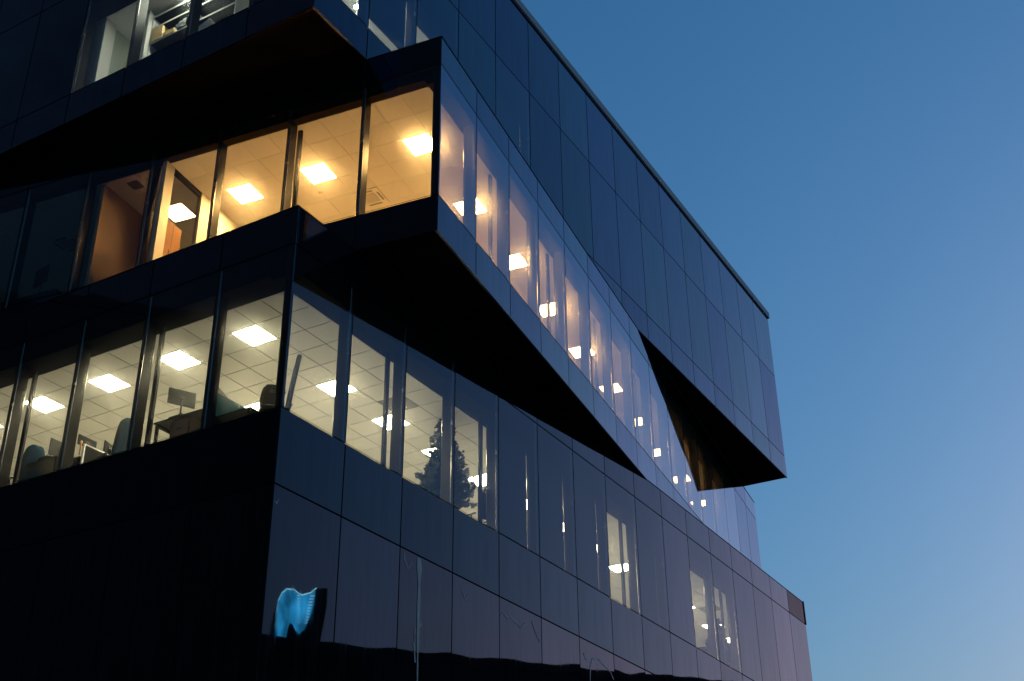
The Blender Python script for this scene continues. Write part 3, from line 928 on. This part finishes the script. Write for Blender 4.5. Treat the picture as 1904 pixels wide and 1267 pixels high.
for x in (.04, .7):
    for y in (.04, 1.5):
        bm = bmesh.new(); add_box(bm, x, x + .05, y, y + .05, .001, .719 * K); obj('leg', mesh_from(bm, 'leg', M['dark']), WM[t.name], t)
monitor(at('M', .85, 9.10, FLOOR['M'] + .752, 75), .46 * K, .40 * K, 'dark monitor in the unlit room of the twisted storey', 'screen', .30 * K)

# ------------------------------------------------------------------ top storey contents
t = empty('shelving_unit', at('U', .85, 2.75, FLOOR['U']), 'pale edged shelving unit in the top storey left windows', 'shelf')
zs = [16.4, 16.8, 17.17, 17.57, 17.88]
for z in zs:
    zz = (z - FLOOR['U']) * K
    bm = bmesh.new(); add_box(bm, .016, .45, 0, 2.24 * K, zz - .03, zz); s_ = obj('shelf_board', mesh_from(bm, 'shelf_board', M['dark']), WM[t.name], t)
    bm = bmesh.new(); add_box(bm, 0, .0155, 0, 2.24 * K, zz - .03, zz); obj('edge_strip', mesh_from(bm, 'edge_strip', M['white']), WM[t.name], s_)
for y in (-.03, 1.12 * K, 2.24 * K + .001):
    bm = bmesh.new(); add_box(bm, 0, .45, y, y + .028, 0, (17.93 - FLOOR['U']) * K); obj('upright', mesh_from(bm, 'upright', M['white']), WM[t.name], t)
bm = bmesh.new(); add_box(bm, .451, .46, 0, 2.24 * K, .1, (17.9 - FLOOR['U']) * K); obj('back_board', mesh_from(bm, 'back_board', M['dark']), WM[t.name], t)
def carton(v, z, w, h, d, label, rz=0):
    mw = at('U', .835, v, z, rz)
    t = empty('cardboard_box', mw, label, 'box', 'cardboard boxes on the top storey shelf')
    bm = bmesh.new(); add_box(bm, 0, d * K, 0, w * K, .001, h * K - .004, 0, .004); obj('body', mesh_from(bm, 'body', M['card']), mw, t)
    bm = bmesh.new(); add_box(bm, -.004, d * K + .003, -.003, w * K + .003, h * K * .7, h * K, 0, .003); obj('lid', mesh_from(bm, 'lid', M['card']), mw, t)
carton(4.66, 17.172, .30, .14, .32, 'lower brown cardboard box of the pair on the top storey shelf')
carton(4.67, 17.314, .29, .19, .30, 'upper brown cardboard box stacked on another on the top storey shelf')
carton(4.33, 17.172, .30, .10, .30, 'flat brown cardboard box right of the stacked pair on the shelf')
t = empty('paper_bag', at('U', .83, 4.02, 17.175), 'crumpled pale bag hanging on the top storey shelf', 'bag')
bm = bmesh.new()
g = [[bm.verts.new((random.uniform(-.02, .02), j * .06 + random.uniform(-.02, .02), (.02 + i * .055 * (1 - .1 * j)))) for j in range(6)] for i in range(5)]
for i in range(4):
    for j in range(5): bm.faces.new((g[i][j], g[i][j + 1], g[i + 1][j + 1], g[i + 1][j]))
bmesh.ops.solidify(bm, geom=bm.faces[:], thickness=.02)
obj('sheet', mesh_from(bm, 'sheet', M['paper']), WM[t.name], t)
t = empty('storage_tray', at('U', .47, 2.93, 16.03, 0), 'white storage tray tilted behind the second top storey window', 'tray')
mt = WM[t.name] @ Matrix.Translation((0, 0, .42)) @ Matrix.Rotation(R(-14), 4, 'X')
bm = bmesh.new()
add_box(bm, 0, .36, 0, .56, 0, .012); add_box(bm, 0, .012, 0, .56, .0125, .12); add_box(bm, .348, .36, 0, .56, .0125, .12); add_box(bm, .0125, .3475, 0, .012, .0125, .12); add_box(bm, .0125, .3475, .548, .56, .0125, .12)
obj('bin', mesh_from(bm, 'bin', M['white']), mt, t)
bm = bmesh.new(); add_box(bm, -.015, .375, -.015, .575, .121, .135, 0, .003)
obj('rim', mesh_from(bm, 'rim', M['white']), mt, t)
bm = bmesh.new(); add_box(bm, .05, .30, .1, .45, -.42, -.002); obj('support', mesh_from(bm, 'support', M['dark']), mt, t)

# ------------------------------------------------------------------ residue marks on the lower right panels
def mark(pts, w0, w1, name='residue_mark'):
    """thin dried runs on the panel: pts = (s, z) in survey units on the lower right face"""
    bm = bmesh.new()
    n = len(pts)
    P = [Vector((s * K, -.006, z * K)) for s, z in pts]
    ring = []
    for i, p in enumerate(P):
        d = (P[min(i + 1, n - 1)] - P[max(i - 1, 0)]).normalized()
        sd = Vector((-d.z, 0, d.x))
        w = (w0 + (w1 - w0) * i / (n - 1)) * 1.9 * K * random.uniform(.6, 1.3)
        ring.append((bm.verts.new(p + sd * w), bm.verts.new(p - sd * w)))
    for i in range(n - 1):
        bm.faces.new((ring[i][0], ring[i][1], ring[i + 1][1], ring[i + 1][0]))
    bmesh.ops.solidify(bm, geom=bm.faces[:], thickness=.0015)
    obj(name, mesh_from(bm, name, M['stain']), FR['L'], office)
MARKS = [
    ([(3.52, 6.33), (3.535, 6.2), (3.54, 5.9), (3.545, 5.5), (3.55, 5.0), (3.55, 4.8), (3.555, 4.5)], .035, .006),
    ([(3.555, 4.72), (3.56, 4.5), (3.555, 4.2), (3.56, 3.9)], .008, .004),
    ([(3.10, 6.3), (3.14, 6.17), (3.22, 6.08), (3.27, 6.13), (3.32, 6.21)], .006, .005),
    ([(3.46, 5.2), (3.45, 5.08), (3.47, 4.98)], .010, .006),
    ([(3.44, 4.97), (3.47, 4.8), (3.49, 4.68)], .010, .007),
    ([(3.62, 5.32), (3.60, 5.24)], .012, .008),
    ([(4.80, 6.2), (4.83, 6.1), (4.90, 6.02), (4.94, 6.07), (4.97, 6.10)], .006, .005),
    ([(6.05, 6.05), (6.12, 6.12), (6.2, 6.08), (6.3, 6.06)], .006, .006),
    ([(6.4, 6.1), (6.6, 6.05), (6.75, 6.0), (6.9, 6.12)], .010, .008),
    ([(7.15, 6.22), (7.25, 6.08), (7.33, 6.0), (7.43, 5.9)], .010, .010),
    ([(.03, 6.12), (.08, 6.10), (.12, 6.17)], .006, .003),
    ([(9.15, 6.1), (9.25, 5.98)], .012, .010),
    ([(9.4, 5.6), (9.42, 5.9), (9.5, 6.05), (9.75, 6.12), (10.0, 6.05), (10.3, 5.98), (10.45, 5.85)], .008, .008),
]
for pts, a, c in MARKS: mark(pts, a, c)

# ------------------------------------------------------------------ ground
def struct(name, bm, m):
    return obj(name, mesh_from(bm, name, m), None, None, kind='structure')
bm = bmesh.new(); add_box(bm, -900, 900, -900, 900, -.5, 0); struct('ground', bm, M['paving'])
road_m = Matrix.Translation((20, -6, 0)) @ Matrix.Rotation(R(90 - 31.1), 4, 'Z')
bm = bmesh.new(); add_box(bm, -300, 300, -34, -22, .004, .010); r_ = struct('road', bm, M['asphalt']); r_.matrix_basis = road_m
for y in (-34.2, -22):
    bm = bmesh.new(); add_box(bm, -300, 300, y, y + .2, .002, .13, 0, .02); k_ = struct('kerb', bm, M['kerb']); k_.matrix_basis = road_m
bm = bmesh.new()
for i in range(-40, 40): add_box(bm, i * 6, i * 6 + 3, -28.06, -27.94, .014, .018)
k_ = struct('road_marking', bm, M['paint']); k_.matrix_basis = road_m

# ------------------------------------------------------------------ across the street: what the glass mirrors
def dark_block(name, mw, w, d, h, floors, label, bays, wm='far'):
    """front along local x, outward -y"""
    t = empty(name, mw, label, 'building')
    bm = bmesh.new(); add_box(bm, 0, w, .4, d, 0, h - .8); obj('wall', mesh_from(bm, 'wall', M[wm]), mw, t)
    bm = bmesh.new(); add_box(bm, -.2, w + .2, .2, d + .2, h - .79, h); obj('parapet', mesh_from(bm, 'parapet', M[wm]), mw, t)
    fh = (h - 1) / floors
    me = {}
    for i in range(floors):
        bm = bmesh.new(); add_box(bm, 0, w, .0, .39, i * fh + .001, i * fh + fh * .35); obj('floor_band', mesh_from(bm, 'floor_band', M[wm]), mw, t)
        bm = bmesh.new(); add_box(bm, .1, w - .1, .25 if wm == 'far' else .004, .38, i * fh + fh * .352, (i + 1) * fh - .002); obj('window_strip', mesh_from(bm, 'window_strip', M['farwin' if wm == 'far' else wm]), mw, t)
    return t
A, Bp = Vector((83.0, 39.5, 0)), Vector((76.2, 93.5, 0))
dx = (A - Bp).normalized()          # front faces the office (towards -x side)
mw = Matrix.Translation(Bp) @ Matrix((( dx.x, -dx.y, 0, 0), (dx.y, dx.x, 0, 0), (0, 0, 1, 0), (0, 0, 0, 1)))
dark_block('street_block', mw, (A - Bp).length, 18, 30.7, 8, 'long dark flat roofed block mirrored along the foot of the office', 12)
mw2 = Matrix.Translation((-50, -38, 0)) @ Matrix.Rotation(R(98), 4, 'Z')
dark_block('street_tower', mw2, 88, 20, 42, 12, 'dark block mirrored dimly in the shaded left face', 12, 'fargrey')

mw3 = Matrix.Translation((-68, -70, 0)) @ Matrix.Rotation(R(98), 4, 'Z')  # unseen block added to keep bright sky out of the upper left glass
dark_block('tall_block', mw3, 150, 24, 104, 26, 'tall blue grey block mirrored faintly in the upper left face', 12, 'farblue')
o3 = Vector((114.21, 55.21, 0)); ax = Vector((-.1779, .984, 0)); inn = Vector((.984, .1779, 0))
mwT = Matrix((( ax.x, inn.x, 0, o3.x), (ax.y, inn.y, 0, o3.y), (0, 0, 1, 0), (0, 0, 0, 1)))
tower = empty('lit_tower', mwT, 'wavy topped tower with a cyan lit front mirrored in the corner pane', 'building')
def extr(name, pts, y0, y1, m):
    pts = [(x * 1.13 - .72 if z > 30 else x, z) for x, z in pts]
    bm = bmesh.new()
    a = [bm.verts.new((x, y0, z)) for x, z in pts]; b_ = [bm.verts.new((x, y1, z)) for x, z in pts]
    bm.faces.new(a); bm.faces.new(b_[::-1])
    for i in range(len(pts)):
        j = (i + 1) % len(pts); bm.faces.new((a[j], a[i], b_[i], b_[j]))
    bmesh.ops.recalc_face_normals(bm, faces=bm.faces[:])
    return obj(name, mesh_from(bm, name, m), mwT, tower)
body = [(0, 0), (0, 37.84), (-.23, 40.61), (-.2, 42.51), (.06, 43.94), (.67, 44.96), (1.57, 45.56), (2.58, 45.6), (3.31, 45.15), (3.83, 45.06), (4.51, 45.32), (4.98, 45.89), (6.05, 45.92), (6.21, 43.72), (6.13, 40.84), (6.1, 38.3), (6.1, 0)]
extr('body', body, 0, 7, M['far'])
extr('lit_face', [(.2, 36.5), (-.08, 40.5), (-.08, 42.6), (.26, 44.16), (.95, 45.13), (1.6, 45.4), (2.6, 45.45), (3.33, 45.0), (3.97, 44.95), (4.65, 45.2), (4.95, 45.56),
                  (5.05, 43.9), (4.83, 42.3), (4.4, 40.9), (3.84, 40.3), (3.2, 40.7), (2.7, 41.4), (2.3, 41.5), (2.0, 40.9), (1.75, 39.8), (1.5, 38.6), (1.0, 37.2)], -.25, -.01, M['cyan'])
for i in range(10):
    z = 41.6 + i * .36
    hw = .55 + .04 * i
    c = 4.05
    extr('light_strip', [(c - hw * 1.0, z), (c - hw * .55, z), (c - hw * .55, z + .07), (c - hw * 1.0, z + .07)], -.32, -.26, M['cyan2'])
    extr('light_strip', [(c + hw * .55, z), (c + hw * 1.0, z), (c + hw * 1.0, z + .07), (c + hw * .55, z + .07)], -.32, -.26, M['cyan2'])
rim = body[2:12]
for i in range(len(rim) - 1):
    (x0, z0), (x1, z1) = rim[i], rim[i + 1]
    extr('edge_light', [(x0, z0), (x1, z1), (x1 + .03, z1 - .12), (x0 + .06, z0 - .12)], -.36, -.27, M['cyan2'])
